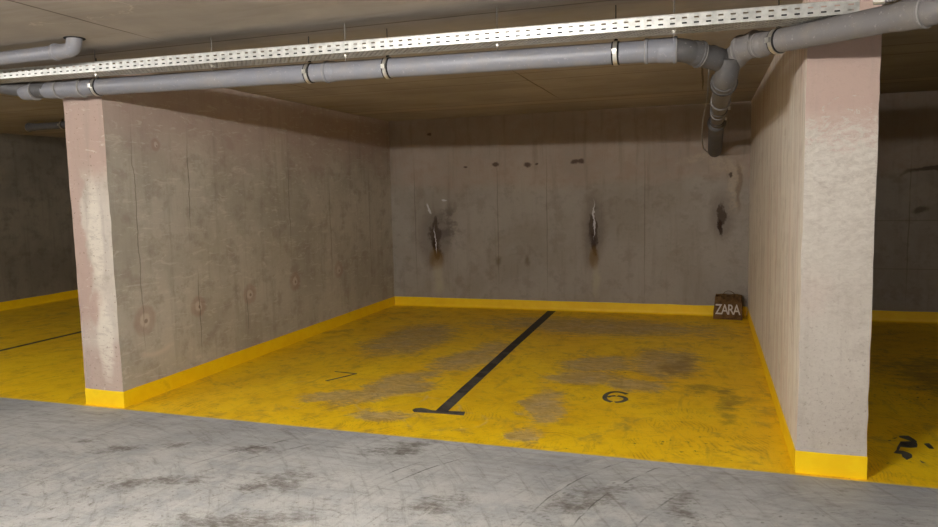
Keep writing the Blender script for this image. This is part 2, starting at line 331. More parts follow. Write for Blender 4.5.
def pk_back(M, P, big, mid, fine):
    z = M.sep(M.warp(P, 1.5, 0.25, 4))[1]
    return M.math('ADD', M.mul(M.ramp(z, 1.62, 1.80), M.ramp(mid, .3, .6, .25, .6)), M.ramp(mid, .55, .7, 0, .15), clamp=True)
def ex_back(M, P, c, h, big, mid, fine):
    W = M.warp(P, 5.0, 0.06, 5)
    WW = M.warp(P, 2.2, 0.14, 4)
    # plaster-grey repairs in the lower half
    c = M.mix(M.mul(M.ramp(M.sep(WW)[1], 1.75, 1.55), M.ramp(big, .35, .6, 0, .35)), c, rgb(150, 145, 140))
    # vertical formwork joints
    L = M.mx(*[M.blob(M.warp(P, 3, .012, 2), (x, 1.2), (.010, 1.3), 0, .7) for x in
               (-8.2, -6.3, -3.92, -2.70, -2.02, -0.75, 2.2, 3.6)])
    c = M.mix(M.mul(L, .4), c, rgb(88, 74, 60))
    # tie hole plugs in a row
    for x, z, r in ((-3.17, 1.95, .022), (-2.72, 1.965, .045), (-2.27, 1.96, .04), (-2.16, 1.975, .022), (-1.64, 1.975, .045), (-1.56, 1.97, .04), (-3.66, 2.42, .03)):
        c = M.mix(M.mul(M.blob(W, (x, z), (r * 1.5, r), 0, .6), .8), c, rgb(66, 46, 34))
    dots = [M.blob(W, (x, .66), (.06, .10), 0, .8) for x in (-2.70, -2.30)]
    c = M.mix(M.mul(M.mx(*dots), .55), c, rgb(92, 74, 48))
    # leaking cracks: wet dark core, rust brown drip, lime run below
    for x, zt, zb, w, lime in ((-3.62, 1.35, 0.62, .15, 1), (-1.40, 1.46, 0.66, .095, 1), (0.17, 1.44, 1.06, .085, 0)):
        zc = (zt + zb) / 2; hz = (zt - zb) / 2 + .12
        c = M.mix(M.mul(M.blob(WW, (x, zc), (w * 2.3, hz * 1.2), 0, .6), .45), c, rgb(92, 82, 76))
        jag = M.noise(M.mapping(P, sc=(14, 5, 1)), 1.0, 8, .75)
        bl = M.blob(W, (x, zc - .02), (w * 1.25, hz * 1.1), 0.08, 1.0)
        c = M.mix(M.ramp(M.math('ADD', M.mul(bl, .55), jag), .72, .90, 0, .85), c, rgb(70, 56, 46))
        c = M.mix(M.ramp(M.math('ADD', M.mul(M.blob(W, (x, zc - .15), (w * .8, hz * .8), 0.10, 1.0), .6), jag), .84, 1.0, 0, .85), c, rgb(50, 32, 20))
        if lime:
            c = M.mix(M.mul(M.blob(W, (x - .0, zb + .06), (w * .95, .20), 0, .6), .75), c, rgb(118, 92, 52))
            c = M.mix(M.mul(M.blob(W, (x + .03, .40), (w * .75, .34), 0, .8), .6), c, rgb(178, 168, 146))
            c = M.mix(M.mul(M.mul(M.blob(WW, (x + .2 * (x < -2), 1.15), (.26 if x < -2 else .10, .38), 0, .6), M.ramp(mid, .44, .56)), .5), c, rgb(84, 74, 72))
    wl = M.mx(M.blob(M.warp(P, 9, .05, 3), (-1.40, 1.22), (.014, .28), 0, .4), M.blob(W, (-3.72, 1.40), (.02, .10), .3, .5),
              M.blob(W, (-3.46, 1.50), (.05, .018), 0, .5), M.blob(M.warp(P, 9, .05, 3), (-3.62, .95), (.012, .22), .1, .5))
    c = M.mix(M.mul(wl, .85), c, rgb(206, 204, 206))
    # blotch with salts around the pipe outlet
    s1 = M.mx(M.blob(WW, (0.22, 1.86), (.34, .16), -.3, .6), M.blob(WW, (.30, 1.6), (.10, .36), 0, .7), M.blob(WW, (-.15, 1.95), (.3, .07), .1, .7))
    t = M.noise(P, 13, 6, .7, 1.0)
    c = M.mix(M.mul(s1, M.ramp(t, .42, .56, .15, .75)), c, rgb(176, 160, 140))
    c = M.mix(M.mul(M.blob(WW, (.35, 1.62), (.05, .40), 0, .7), .5), c, rgb(104, 80, 60))
    c = M.mix(M.mul(M.blob(W, (.28, 1.75), (.03, .04), 0, .5), .8), c, rgb(60, 42, 30))
    # patched band in the right hand bay
    rb = M.mx(M.blob(WW, (2.3, 1.93), (.42, .16), 0, .3), M.blob(WW, (2.35, 1.45), (.30, .14), 0, .4))
    c = M.mix(M.mul(rb, M.ramp(t, .36, .52, .1, .45)), c, rgb(172, 160, 146))
    c = M.mix(M.mul(M.blob(WW, (2.45, 1.74), (.40, .045), 0.05, .5), .7), c, rgb(54, 44, 36))
    c = M.mix(M.mul(M.blob(W, (2.32, 1.30), (.12, .05), 0.2, .6), .6), c, rgb(60, 50, 42))
    hz = M.mx(*[M.blob(P, (x, z), (1.6, .008), 0, .6) for x, z in ((2.6, .62), (2.6, 1.18), (-7.5, 1.3))])
    c = M.mix(M.mul(hz, .35), c, rgb(96, 84, 72))
    return c, h

def ceiling_mat():
    M = Mat('board_marked_ceiling_concrete', 0.85, spec=0.25)
    P = M.flat(M.tc, 'XY')
    big = M.noise(P, .8, 5, .6); mid = M.noise(P, 3.6, 7, .66); fine = M.noise(P, 30, 6, .7)
    c = M.mix(M.ramp(big, .35, .65), rgb(158, 149, 138), rgb(176, 166, 154))
    st = M.noise(M.mapping(P, sc=(.5, 3, 1)), 1.3, 7, .66, .8)
    c = M.mix(M.ramp(st, .44, .66, 0, .26), c, rgb(128, 116, 98))
    c = M.mix(M.ramp(mid, .55, .72, 0, .35), c, rgb(188, 172, 154))
    W = M.warp(P, 2.0, .012, 2)
    xs = [M.blob(W, (0, y), (40, .012), 0, .7) for y in (-.9, 1.55, 3.985, 6.10, 6.52, 8.05, 8.34)]
    ys = [M.blob(W, (x, yc), (.011, 1.25), 0, .4) for x, yc in ((-1.57, 6.9), (-.05, 7.0), (-3.62, 5.2), (-3.35, 2.8), (-.6, 2.8), (1.7, 5.2), (-6.4, 5.2))]
    L = M.mx(*xs, *ys)
    c = M.mix(M.mul(L, .7), c, rgb(82, 66, 50))
    pr = M.blob(P, (0, 8.2), (40, .13), 0, .15)
    c = M.mix(M.mul(pr, .35), c, rgb(196, 180, 160))
    W3 = M.warp(P, 3, .3, 5)
    cr = M.mx(M.mul(M.ring(W3, (-3.4, 3.0), .5, .02, 0, .5), .8), M.mul(M.ring(W3, (-1.6, 3.2), .6, .02, .3, .4), .7))
    c = M.mix(M.mul(cr, M.ramp(mid, .4, .6, 0, .6)), c, rgb(206, 190, 172))
    h = M.math('SUBTRACT', M.math('ADD', M.mul(fine, .4), mid), M.mul(L, 1.5))
    return M.done(c, M.bump(h, .3, .008))

def plastic_mat(name, col, dust, rough=.42):
    M = Mat(name, rough, spec=.45)
    n = M.noise(M.tc, 7, 6, .7); f = M.noise(M.tc, 60, 3, .6)
    c = M.mix(M.ramp(n, .42, .68, 0, .55), col, dust)
    c = M.mix(M.ramp(f, .62, .72, 0, .25), c, rgb(200, 196, 190))
    return M.done(c, M.bump(n, .08, .004), M.math('ADD', M.mul(n, .3), rough - .12))
def metal_mat(name, col, rough=.38, metal=.9):
    M = Mat(name, rough, metal)
    n = M.noise(M.tc, 25, 5, .6)
    c = M.mix(M.ramp(n, .35, .7), col, tuple(q * .72 for q in col[:3]) + (1,))
    return M.done(c, M.bump(n, .06, .002))
def plain_mat(name, col, rough=.7, spec=.3, var=.25):
    M = Mat(name, rough, spec=spec)
    n = M.noise(M.tc, 18, 6, .65)
    c = M.mix(M.ramp(n, .35, .7), col, tuple(q * (1 - var) for q in col[:3]) + (1,))
    return M.done(c, M.bump(n, .12, .003))

G = dict(base=rgb(168, 161, 148), light=rgb(188, 181, 168), dark=rgb(138, 129, 116), pink=rgb(176, 154, 144))
m_floor = floor_mat(); m_yel = yellow_trim_mat(); m_ceil = ceiling_mat()
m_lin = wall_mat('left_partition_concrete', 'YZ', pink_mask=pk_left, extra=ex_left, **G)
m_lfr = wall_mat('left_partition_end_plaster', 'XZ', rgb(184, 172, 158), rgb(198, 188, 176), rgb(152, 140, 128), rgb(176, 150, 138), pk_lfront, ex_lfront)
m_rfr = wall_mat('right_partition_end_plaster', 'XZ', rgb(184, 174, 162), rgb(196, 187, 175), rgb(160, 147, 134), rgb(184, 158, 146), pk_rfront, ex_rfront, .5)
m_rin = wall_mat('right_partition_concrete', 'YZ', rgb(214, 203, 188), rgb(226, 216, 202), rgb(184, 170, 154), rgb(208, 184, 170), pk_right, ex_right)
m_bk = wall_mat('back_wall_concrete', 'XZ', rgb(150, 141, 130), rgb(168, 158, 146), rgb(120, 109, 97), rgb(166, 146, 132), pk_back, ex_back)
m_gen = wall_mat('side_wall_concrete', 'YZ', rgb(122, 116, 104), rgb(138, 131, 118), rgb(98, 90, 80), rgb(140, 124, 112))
m_pvc = plastic_mat('grey_drain_plastic', rgb(122, 122, 128), rgb(138, 132, 126))
m_pvcd = plastic_mat('dusty_grey_drain_plastic', rgb(112, 108, 107), rgb(132, 124, 114), .55)
m_pvcb = plastic_mat('brownish_grey_drain_plastic', rgb(92, 87, 82), rgb(112, 102, 90), .6)
m_pvck = plastic_mat('dark_grey_drain_plastic', rgb(80, 78, 78), rgb(100, 94, 88), .5)
m_rim = plain_mat('pale_socket_lip', rgb(150, 147, 143), .5)
m_rub = plain_mat('black_rubber', rgb(30, 28, 28), .7)
m_zinc = metal_mat('galvanised_steel', rgb(205, 204, 198), .42, .55)
m_rod = metal_mat('dull_threaded_steel', rgb(118, 112, 104), .5, .6)
m_clamp = metal_mat('bright_zinc_clamp', rgb(226, 222, 212), .3, .8)
m_mark = None

def mark_mat():
    M = Mat('black_floor_marking', .6, spec=.35)
    P = M.flat(M.tc, 'XY')
    n = M.noise(P, 4, 7, .7); f = M.noise(M.mapping(P, sc=(1, 1, 1)), 40, 5, .7)
    c = M.mix(M.ramp(M.math('SUBTRACT', n, M.mul(M.math('SUBTRACT', M.sep(P)[1], .8), .06)), .40, .60, 0, .7), rgb(36, 35, 38), rgb(104, 100, 90))
    c = M.mix(M.ramp(f, .60, .72, 0, .4), c, rgb(110, 100, 70))
    return M.done(c, M.bump(f, .15, .002))
m_mark = mark_mat()

# ---------------------------------------------------------------- mesh helpers
def link_mesh(name, bm, mats, parent=None, smooth=False, loc=(0, 0, 0)):
    me = bpy.data.meshes.new(name); bmesh.ops.recalc_face_normals(bm, faces=bm.faces)
    bm.to_mesh(me); bm.free()
    for m in (mats if isinstance(mats, (list, tuple)) else [mats]): me.materials.append(m)
    if smooth:
        for p in me.polygons: p.use_smooth = True
    o = bpy.data.objects.new(name, me); COL.objects.link(o)
    o.location = loc
    if parent: o.parent = parent
    return o
def tag(o, label, cat, group=None):
    o['label'] = label; o['category'] = cat
    if group: o['group'] = group
    return o
def structure(o): o['kind'] = 'structure'; return o
def empty(name, loc):
    o = bpy.data.objects.new(name, None); COL.objects.link(o); o.location = loc
    o.empty_display_size = .1
    return o
def box_bm(x0, x1, y0, y1, z0, z1, bm=None):
    bm = bm or bmesh.new()
    vs = [bm.verts.new((x, y, z)) for x in (x0, x1) for y in (y0, y1) for z in (z0, z1)]
    for f in ((0,1,3,2), (4,6,7,5), (0,4,5,1), (2,3,7,6), (0,2,6,4), (1,5,7,3)):
        bm.faces.new([vs[i] for i in f])
    return bm
def grid_box(x0, x1, y0, y1, z0, z1, step, amp, mat_of):
    """box cut into a fine grid whose surface is very slightly uneven, like poured concrete"""
    bm = box_bm(x0, x1, y0, y1, z0, z1)
    for ax, a, b in ((0, x0, x1), (1, y0, y1), (2, z0, z1)):
        n = max(1, int((b - a) / step))
        for i in range(1, n):
            co = [0, 0, 0]; no = [0, 0, 0]; co[ax] = a + (b - a) * i / n; no[ax] = 1
            bmesh.ops.bisect_plane(bm, geom=bm.verts[:] + bm.edges[:] + bm.faces[:], plane_co=co, plane_no=no)
    for f in bm.faces:
        n = f.normal; f.normal_update(); f.material_index = mat_of(f.normal, f.calc_center_median())
    for v in bm.verts:
        p = v.co.copy(); q = (noise.noise_vector(p * 3.2) * amp + noise.noise_vector(p * 14) * amp * .5) * min(1, max(0.15, (p.z - .1) * 4))
        ins = .006 if (abs(p.y - y0) < 1e-4 and (abs(p.x - x0) < 1e-4 or abs(p.x - x1) < 1e-4)) else 0
        q.z = 0
        cx = (x0 + x1) / 2
        if ins:
            v.co.x += (ins if p.x < cx else -ins) * (.7 + noise.noise(p * 20)) * min(1, max(0, (p.z - .1) * 8))
        v.co += q
    return bm

# ---------------------------------------------------------------- setting
bm = box_bm(-13, 9, YR, Y1, -.12, 0)
structure(link_mesh('floor', bm, m_floor))
bm = box_bm(-13, 9, YR, Y1, HC, HC + .25)
structure(link_mesh('ceiling', bm, m_ceil))
bm = box_bm(-13, 9, Y1, Y1 + .3, -.12, HC + .25)
structure(link_mesh('wall_back', bm, m_bk))
bm = box_bm(-13, 9, YR - .3, YR, -.12, HC + .25)
structure(link_mesh('wall_rear', bm, m_bk))
def mo(front, right):
    return lambda n, c: 0 if abs(n.y) > .7 else (1 if n.x > 0 else 2)
bm = grid_box(XL - TL, XL, Y0, Y1, 0, HC, .09, .003, mo(0, 0))
structure(link_mesh('wall_left', bm, [m_lfr, m_lin, m_gen]))
bm = grid_box(XR, XR + TR, Y0, Y1, 0, HC, .09, .003, mo(0, 0))
structure(link_mesh('wall_right', bm, [m_rfr, m_gen, m_rin]))
bm = box_bm(XF - .36, XF, Y0, Y1, 0, HC)
structure(link_mesh('wall_far_left', bm, [m_gen]))
bm = box_bm(XE, XE + .36, Y0, Y1, 0, HC)
structure(link_mesh('wall_far_right', bm, [m_gen]))

# painted skirting with a coved foot, extruded along a path (outward = left side of travel)
PROF = [(-.002, HS + .001), (.006, HS), (.0075, HS - .006), (.0075, .040), (.010, .024), (.016, .010), (.030, .002), (.036, .0015), (.036, -.0), (-.002, 0)]
def skirting(name, pts):
    bm = bmesh.new(); n = len(pts); rows = []
    # subdivide path
    P = []
    for i in range(n - 1):
        a, b = Vector(pts[i]), Vector(pts[i + 1]); k = max(1, int((b - a).length / .12))
        for j in range(k): P.append((a.lerp(b, j / k), i, j == 0))
    P.append((Vector(pts[-1]), n - 2, True))
    def nrm(i):
        d = (Vector(pts[i + 1]) - Vector(pts[i])).normalized(); return Vector((-d.y, d.x))
    for idx, (p, seg, corner) in enumerate(P):
        off = nrm(seg)
        if corner and 0 < idx < len(P) - 1:
            o1, o2 = nrm(seg - 1), nrm(seg); off = (o1 + o2) / (1 + o1.dot(o2))
        wob = noise.noise(Vector((p.x * 3, p.y * 3, 1))) * .004
        rows.append([bm.verts.new((p.x + off.x * a, p.y + off.y * a, z + (wob if z > .1 else 0))) for a, z in PROF])
    m = len(PROF)
    for r0, r1 in zip(rows, rows[1:]):
        for j in range(m): bm.faces.new([r0[j], r0[(j + 1) % m], r1[(j + 1) % m], r1[j]])
    bm.faces.new(rows[0]); bm.faces.new(rows[-1][::-1])
    return structure(link_mesh(name, bm, m_yel, smooth=False))
skirting('baseboard_left', [(XL, Y1 - .001), (XL, Y0), (XL - TL, Y0), (XL - TL, Y1 - .001)][::-1])
skirting('baseboard_right', [(XR + TR, Y1 - .001), (XR + TR, Y0), (XR, Y0), (XR, Y1 - .001)][::-1])
skirting('baseboard_back', [(XL + .007, Y1), (XR - .007, Y1)][::-1])
skirting('baseboard_back_left', [(XF + .007, Y1), (XL - TL - .007, Y1)][::-1])
skirting('baseboard_back_right', [(XR + TR + .007, Y1), (XE - .007, Y1)][::-1])
skirting('baseboard_far_left', [(XF, Y0), (XF, Y1 - .001)][::-1])

# ---------------------------------------------------------------- floor markings
def prism(polys, h=.0015):
    bm = bmesh.new()
    for poly in polys:
        lo = [bm.verts.new((x, y, 0.0002)) for x, y in poly]; hi = [bm.verts.new((x, y, h)) for x, y in poly]
        bm.faces.new(hi); bm.faces.new(lo[::-1]); k = len(poly)
        for i in range(k): bm.faces.new([lo[i], lo[(i + 1) % k], hi[(i + 1) % k], hi[i]])
    return bm
def smooth_path(pts, it=2):
    for _ in range(it):
        q = [pts[0]]
        for a, b in zip(pts, pts[1:]):
            q += [(a[0]*.75 + b[0]*.25, a[1]*.75 + b[1]*.25), (a[0]*.25 + b[0]*.75, a[1]*.25 + b[1]*.75)]
        q.append(pts[-1]); pts = q
    return pts
def stroke(pts, w):
    L, R = [], []
    for i, p in enumerate(pts):
        a = Vector(pts[max(0, i - 1)]); b = Vector(pts[min(len(pts) - 1, i + 1)])
        d = (b - a).normalized(); n = Vector((-d.y, d.x)) * w / 2
        L.append((p[0] + n.x, p[1] + n.y)); R.append((p[0] - n.x, p[1] - n.y))
    return L + R[::-1]
def local(polys, c): return [[(x - c[0], y - c[1]) for x, y in p] for p in polys]
def marking(name, polys, c, label, cat, group=None):
    o = link_mesh(name, prism(local(polys, c)), m_mark, loc=(c[0], c[1], 0))
    return tag(o, label, cat, group)
SIX_A = [(-0.578, 5.566), (-0.623, 5.607), (-0.671, 5.615), (-0.715, 5.584), (-0.737, 5.515), (-0.739, 5.431), (-0.717, 5.364), (-0.67, 5.331)]
SIX_B = [(-0.645, 5.327), (-0.604, 5.345), (-0.575, 5.395), (-0.571, 5.441), (-0.6, 5.485), (-0.645, 5.501)]
SIX_C = [(-0.66, 5.501), (-0.697, 5.482), (-0.715, 5.449)]
marking('bay_number', [stroke(smooth_path(SIX_A), .036), stroke(smooth_path(SIX_B), .036), stroke(smooth_path(SIX_C), .030)],
        (-.65, 5.47), 'black stencilled number 6 painted on the yellow floor', 'painted number', )
marking('bay_number', [stroke([(-3.22, 5.644), (-3.10, 5.632)], .016), stroke([(-3.12, 5.634), (-2.985, 5.622)], .024), stroke([(-2.990, 5.622), (-3.060, 5.475), (-3.135, 5.336)], .024)],
        (-3.1, 5.49), 'thin black number 7 painted on the yellow floor near the left partition', 'painted number')
N5 = [[(1.187, 5.049), (1.215, 5.060), (1.245, 5.065), (1.262, 5.01), (1.268, 4.963), (1.248, 4.948), (1.184, 5.022)],
      [(1.171, 4.937), (1.22, 4.955), (1.264, 4.962), (1.255, 4.90), (1.241, 4.853), (1.203, 4.833), (1.149, 4.838), (1.123, 4.765), (1.147, 4.764), (1.165, 4.745), (1.178, 4.718), (1.177, 4.69), (1.167, 4.659), (1.13, 4.611), (1.118, 4.66), (1.124, 4.704), (1.084, 4.712), (1.112, 4.77), (1.127, 4.822)],
      [(1.296, 4.929), (1.312, 4.942), (1.329, 4.948), (1.333, 4.90), (1.33, 4.847), (1.304, 4.85)],
      [(1.199, 4.621), (1.218, 4.581), (1.199, 4.587)], [(1.136, 4.992), (1.169, 5.011), (1.15, 4.985)], [(1.102, 4.94), (1.123, 4.95), (1.11, 4.931)]]
marking('bay_number', N5, (1.2, 4.83), 'broken flaking black number on the yellow floor right of the right partition', 'painted number')
line = [(-1.897, 4.79), (-1.803, 4.79), (-1.86, 7.0), (-1.90, 9.25), (-2.01, 9.25), (-1.955, 7.0)]
bar = [(-2.074, 4.759), (-2.066, 4.80), (-2.03, 4.822), (-1.995, 4.815), (-1.927, 4.786), (-1.674, 4.815), (-1.656, 4.734), (-1.904, 4.728), (-1.968, 4.722), (-2.043, 4.718)]
t = empty('bay_divider_line', (-1.87, 4.77, 0))
tag(t, 'long black painted line with a T bar dividing bays 7 and 6', 'painted line')
o = link_mesh('line', prism(local([line], (-1.87, 4.77))), m_mark, t)
o = link_mesh('end_bar', prism(local([bar], (-1.87, 4.77)), .0019), m_mark, t)
t = empty('bay_divider_line', (-7.29, 4.77, 0))
tag(t, 'thin black painted line on the yellow floor left of the left partition', 'painted line')
link_mesh('line', prism([[(-.035, .04), (.035, .04), (.03, 4.45), (-.04, 4.45)]]), m_mark, t)

# ---------------------------------------------------------------- pipes
def sweep_bm(path, rad, seg=28, bm=None, caps=True):
    """tube through 3-D points; rad number or list"""
    bm = bm or bmesh.new(); P = [Vector(p) for p in path]; n = len(P)
    R = rad if isinstance(rad, (list, tuple)) else [rad] * n
    T = [(P[min(n - 1, i + 1)] - P[max(0, i - 1)]).normalized() for i in range(n)]
    up = Vector((0, 0, 1)) if abs(T[0].z) < .9 else Vector((0, 1, 0))
    a = T[0].cross(up).normalized(); rows = []
    for i in range(n):
        a = (a - T[i] * a.dot(T[i])).normalized(); b = T[i].cross(a)
        rows.append([bm.verts.new(P[i] + (a * math.cos(2*math.pi*k/seg) + b * math.sin(2*math.pi*k/seg)) * R[i]) for k in range(seg)])
    for r0, r1 in zip(rows, rows[1:]):
        for k in range(seg): bm.faces.new([r0[k], r0[(k + 1) % seg], r1[(k + 1) % seg], r1[k]])
    if caps: bm.faces.new(rows[0][::-1]); bm.faces.new(rows[-1])
    return bm
def rounded(pts, r=.08, n=8):
    out = [Vector(pts[0])]
    for i in range(1, len(pts) - 1):
        p, a, b = Vector(pts[i]), Vector(pts[i - 1]), Vector(pts[i + 1])
        d = min(r, (a - p).length * .45, (b - p).length * .45)
        s, e = p + (a - p).normalized() * d, p + (b - p).normalized() * d
        for k in range(n + 1):
            u = k / n; out.append(s * (1 - u) ** 2 + p * 2 * u * (1 - u) + e * u * u)
    out.append(Vector(pts[-1])); return out
def shade(o, ang=40):
    for p in o.data.polygons: p.use_smooth = True
    try: o.data.set_sharp_from_angle(angle=math.radians(ang))
    except Exception: pass
    return o
def tube(name, pts, rad, mat, parent, org, rnd=None, seg=28):
    pts = [Vector(p) - Vector(org) for p in pts]
    if rnd: pts = rounded(pts, rnd)
    return shade(link_mesh(name, sweep_bm(pts, rad, seg), mat, parent))
def socket(a, d, r, mat, parent, org, length=.075, rim=True, rmat=None):
    """bell socket at a running along d with a raised lip at its mouth"""
    a = Vector(a) - Vector(org); d = Vector(d).normalized()
    L = length
    prof = [(0, r + .001), (.003, r + .009), (.014, r + .010), (.018, r + .0055), (L * .75, r + .0045), (L, r + .0005)]
    pts = [a + d * q[0] for q in prof]
    o = shade(link_mesh('socket', sweep_bm(pts, [q[1] for q in prof]), mat, parent), 25)
    if rim:
        pr = [(-.003, r + .0005), (-.002, r + .0085), (.004, r + .0098), (.006, r + .0005)]
        shade(link_mesh('sealing_ring', sweep_bm([a + d * q[0] for q in pr], [q[1] for q in pr]), rmat or m_rim, o), 25)
    return o
def clamp(c, d, r, parent, org, ztop, dark=False):
    """two-piece pipe clip: steel strap, rubber lining, screw ears, threaded stud up to ztop"""
    c = Vector(c) - Vector(org); d = Vector(d).normalized(); w = .011
    pr = [(-w - .0006, r - .001), (-w, r + .0065), (w, r + .0065), (w + .0006, r - .001)]
    o = shade(link_mesh('pipe_clamp', sweep_bm([c + d * q[0] for q in pr], [q[1] for q in pr], caps=False), m_pvck if dark else m_clamp, parent), 25)
    pr = [(-w - .0096, r - .001), (-w - .009, r + .0035), (w + .009, r + .0035), (w + .0096, r - .001)]
    shade(link_mesh('rubber_lining', sweep_bm([c + d * q[0] for q in pr], [q[1] for q in pr], caps=False), m_rub, o), 25)
    side = d.cross(Vector((0, 0, 1))).normalized()
    if side.y > 0: side = -side
    bm = bmesh.new()
    e = c + side * (r + .010)
    box = box_bm(-.012, .012, -.012, .012, -.012, .012)
    rot = Matrix((d, side, Vector((0, 0, 1)))).transposed().to_4x4(); rot.translation = e
    for v in box.verts: v.co = rot @ v.co
    link_mesh('clamp_ear', box, m_clamp, o)
    zt = ztop - org[2]
    bm = sweep_bm([c + Vector((0, 0, r)), Vector((c.x, c.y, zt))], .003, 8)
    sweep_bm([c + Vector((0, 0, r + .002)), c + Vector((0, 0, r + .016))], .011, 6, bm)
    link_mesh('threaded_stud', bm, m_rub, o)
    return o
PY = 4.10
def zpipe(x): return 2.367 - .0158 * (x + .467)
def ztray(x): return 2.474 - .0137 * x        # top edge of the tray side
TH = .061; TY0, TY1 = 3.79, 3.96
ORG = (-1.9, PY, HC)
drain = empty('drainage_pipe', ORG)
tag(drain, 'grey plastic drainage pipe with elbows and a Y junction running under the cable tray', 'pipe')
R1 = .060
Lx = Vector((1, 0, -.0152)).normalized()
tube('pipe', [(-4.66, PY, zpipe(-4.66)), (-.30, PY, zpipe(-.30))], R1, m_pvc, drain, ORG)
# left end: short sockets and a bend rising towards the ceiling
tube('bend', [(-4.60, PY, zpipe(-4.60)), (-4.86, PY, 2.45), (-5.2, PY - .02, 2.515), (-5.4, PY - .06, 2.53)], R1, m_pvck, drain, ORG, .07)
tube('pipe', [(-5.4, PY - .06, 2.53), (-6.8, PY - .06, 2.545)], R1, m_pvc, drain, ORG)
for x in (-4.30, -4.52, -4.76):
    socket((x, PY, zpipe(x)), (-1, 0, 0), R1, m_pvc, drain, ORG, .12, rim=True)
# straight couplings along the run
socket((-2.31, PY, zpipe(-2.31)), Lx, R1, m_pvc, drain, ORG, .07)
socket((-.33, PY, zpipe(-.33)), Lx, R1, m_pvc, drain, ORG, .14, rim=True)
for x in (-4.17, -2.43, -1.88, -.49):
    clamp((x, PY, zpipe(x)), Lx, R1, drain, ORG, HC)
# elbows towards the junction
J = Vector((.105, 4.27, 2.305))
tube('bend', [(-.24, PY, zpipe(-.24)), (-.14, PY, 2.358), (.0, 4.20, 2.325), (.04, 4.23, 2.318)], R1 + .002, m_pvck, drain, ORG, .05)
socket((-.165, PY + .003, 2.360), (-1, -.03, .02), R1 + .003, m_pvc, drain, ORG, .10)
socket((-.04, 4.17, 2.336), (-1, -.62, .25), R1 + .003, m_pvck, drain, ORG, .06, rim=True)
# Y junction body
yj = empty('junction', Vector((0, 0, 0))); yj.parent = drain; yj.location = J - Vector(ORG)
O2 = tuple(J)
j1 = tube('junction_body', [J + Vector((.005, -.03, .02)), J + Vector((-.005, .01, -.06)), J + Vector((-.02, .06, -.091)), J + Vector((-.02, .18, -.091))], R1 + .002, m_pvck, yj, O2, .03)
bs = bmesh.new(); bmesh.ops.create_uvsphere(bs, u_segments=24, v_segments=14, radius=R1 + .0055); [setattr(v_, 'co', v_.co + Vector((.0, .01, .008))) for v_ in bs.verts]
shade(link_mesh('junction_core', bs, m_pvck, yj))
j2 = tube('junction_arm', [J + Vector((.0, .05, -.01)), J + Vector((.07, -.05, .05)), J + Vector((.14, -.12, .075))], R1 + .005, m_pvcd, yj, O2, .04)
j3 = tube('junction_arm', [J + Vector((-.10, -.06, .025)), J + Vector((.0, .03, -.005))], R1 + .004, m_pvck, yj, O2)
# pipe towards the viewer and right
D0 = Vector((.165, 4.225, 2.362)); D1 = Vector((.86, 3.49, 2.325)); dd = (D1 - D0).normalized()
tube('pipe', [D0, D1], R1, m_pvcd, drain, ORG)
socket(D0 + dd * -.005, dd, R1 + .002, m_pvcd, drain, ORG, .11)
socket(D0 + dd * .13, dd, R1, m_pvcd, drain, ORG, .05)
clamp(D0 + dd * .25, dd, R1, drain, ORG, HC)
socket(D1 + dd * -.0, -dd, R1 + .001, m_pvcd, drain, ORG, .13)
# outgoing elbow at the right edge of view
E1 = D1 + dd * .10
tube('bend', [D1, D1 + dd * .06, D1 + dd * .06 + Vector((.14, -.05, .02)), D1 + dd * .06 + Vector((.34, -.05, .03))], R1 + .003, m_pvcd, drain, ORG, .06)
socket(D1 + dd * .06 + Vector((.20, -.05, .025)), (1, 0, .03), R1 + .003, m_pvcd, drain, ORG, .10)
tube('pipe', [D1 + dd * .06 + Vector((.30, -.05, .03)), D1 + dd * .06 + Vector((4.3, -.05, .06))], R1, m_pvcd, drain, ORG)
# branch going back to the rear wall
BX = .085
tube('pipe', [(BX, 4.38, 2.215), (BX, 7.75, 2.245)], R1, m_pvcb, drain, ORG)
socket((BX, 4.43, 2.213), (0, -1, 0), R1 + .003, m_pvck, drain, ORG, .10)
o = shade(link_mesh('rubber_collar', sweep_bm([Vector(p) - Vector(ORG) for p in ((BX, 4.445, 2.215), (BX, 4.48, 2.216))], R1 + .016), m_rub, drain), 30)
socket((BX, 5.45, 2.224), (0, 1, 0), R1, m_pvcb, drain, ORG, .16, rmat=m_pvcd)
socket((BX, 6.35, 2.232), (0, 1, 0), R1, m_pvcb, drain, ORG, .12, rmat=m_pvcd)
clamp((BX, 6.05, 2.230), (0, 1, 0), R1, drain, ORG, HC, True)
clamp((BX, 7.1, 2.239), (0, 1, 0), R1, drain, ORG, HC, True)
bm = sweep_bm([Vector(p) - Vector(ORG) for p in rounded([(BX, 7.45, 2.243), (BX, 7.60, 2.243), (BX, 8.30, 2.225), (BX, 9.00, 2.085), (BX, 9.33, 2.05)], .18)], .080)
shade(link_mesh('outlet_sleeve', bm, m_pvck, drain))
socket((BX, 7.50, 2.243), (0, 1, 0), .080, m_pvck, drain, ORG, .10, rim=False)
# thin white lead hanging by the branch pipe
zz = [(.005, 6.25, 2.60), (-.005, 6.32, 2.35), (-.04, 6.7, 2.22), (-.055, 7.4, 2.10), (-.045, 8.3, 2.04), (-.0, 9.27, 2.04)]
tube('hanging_lead', zz, .0055, m_rim, drain, ORG, .2, 8)

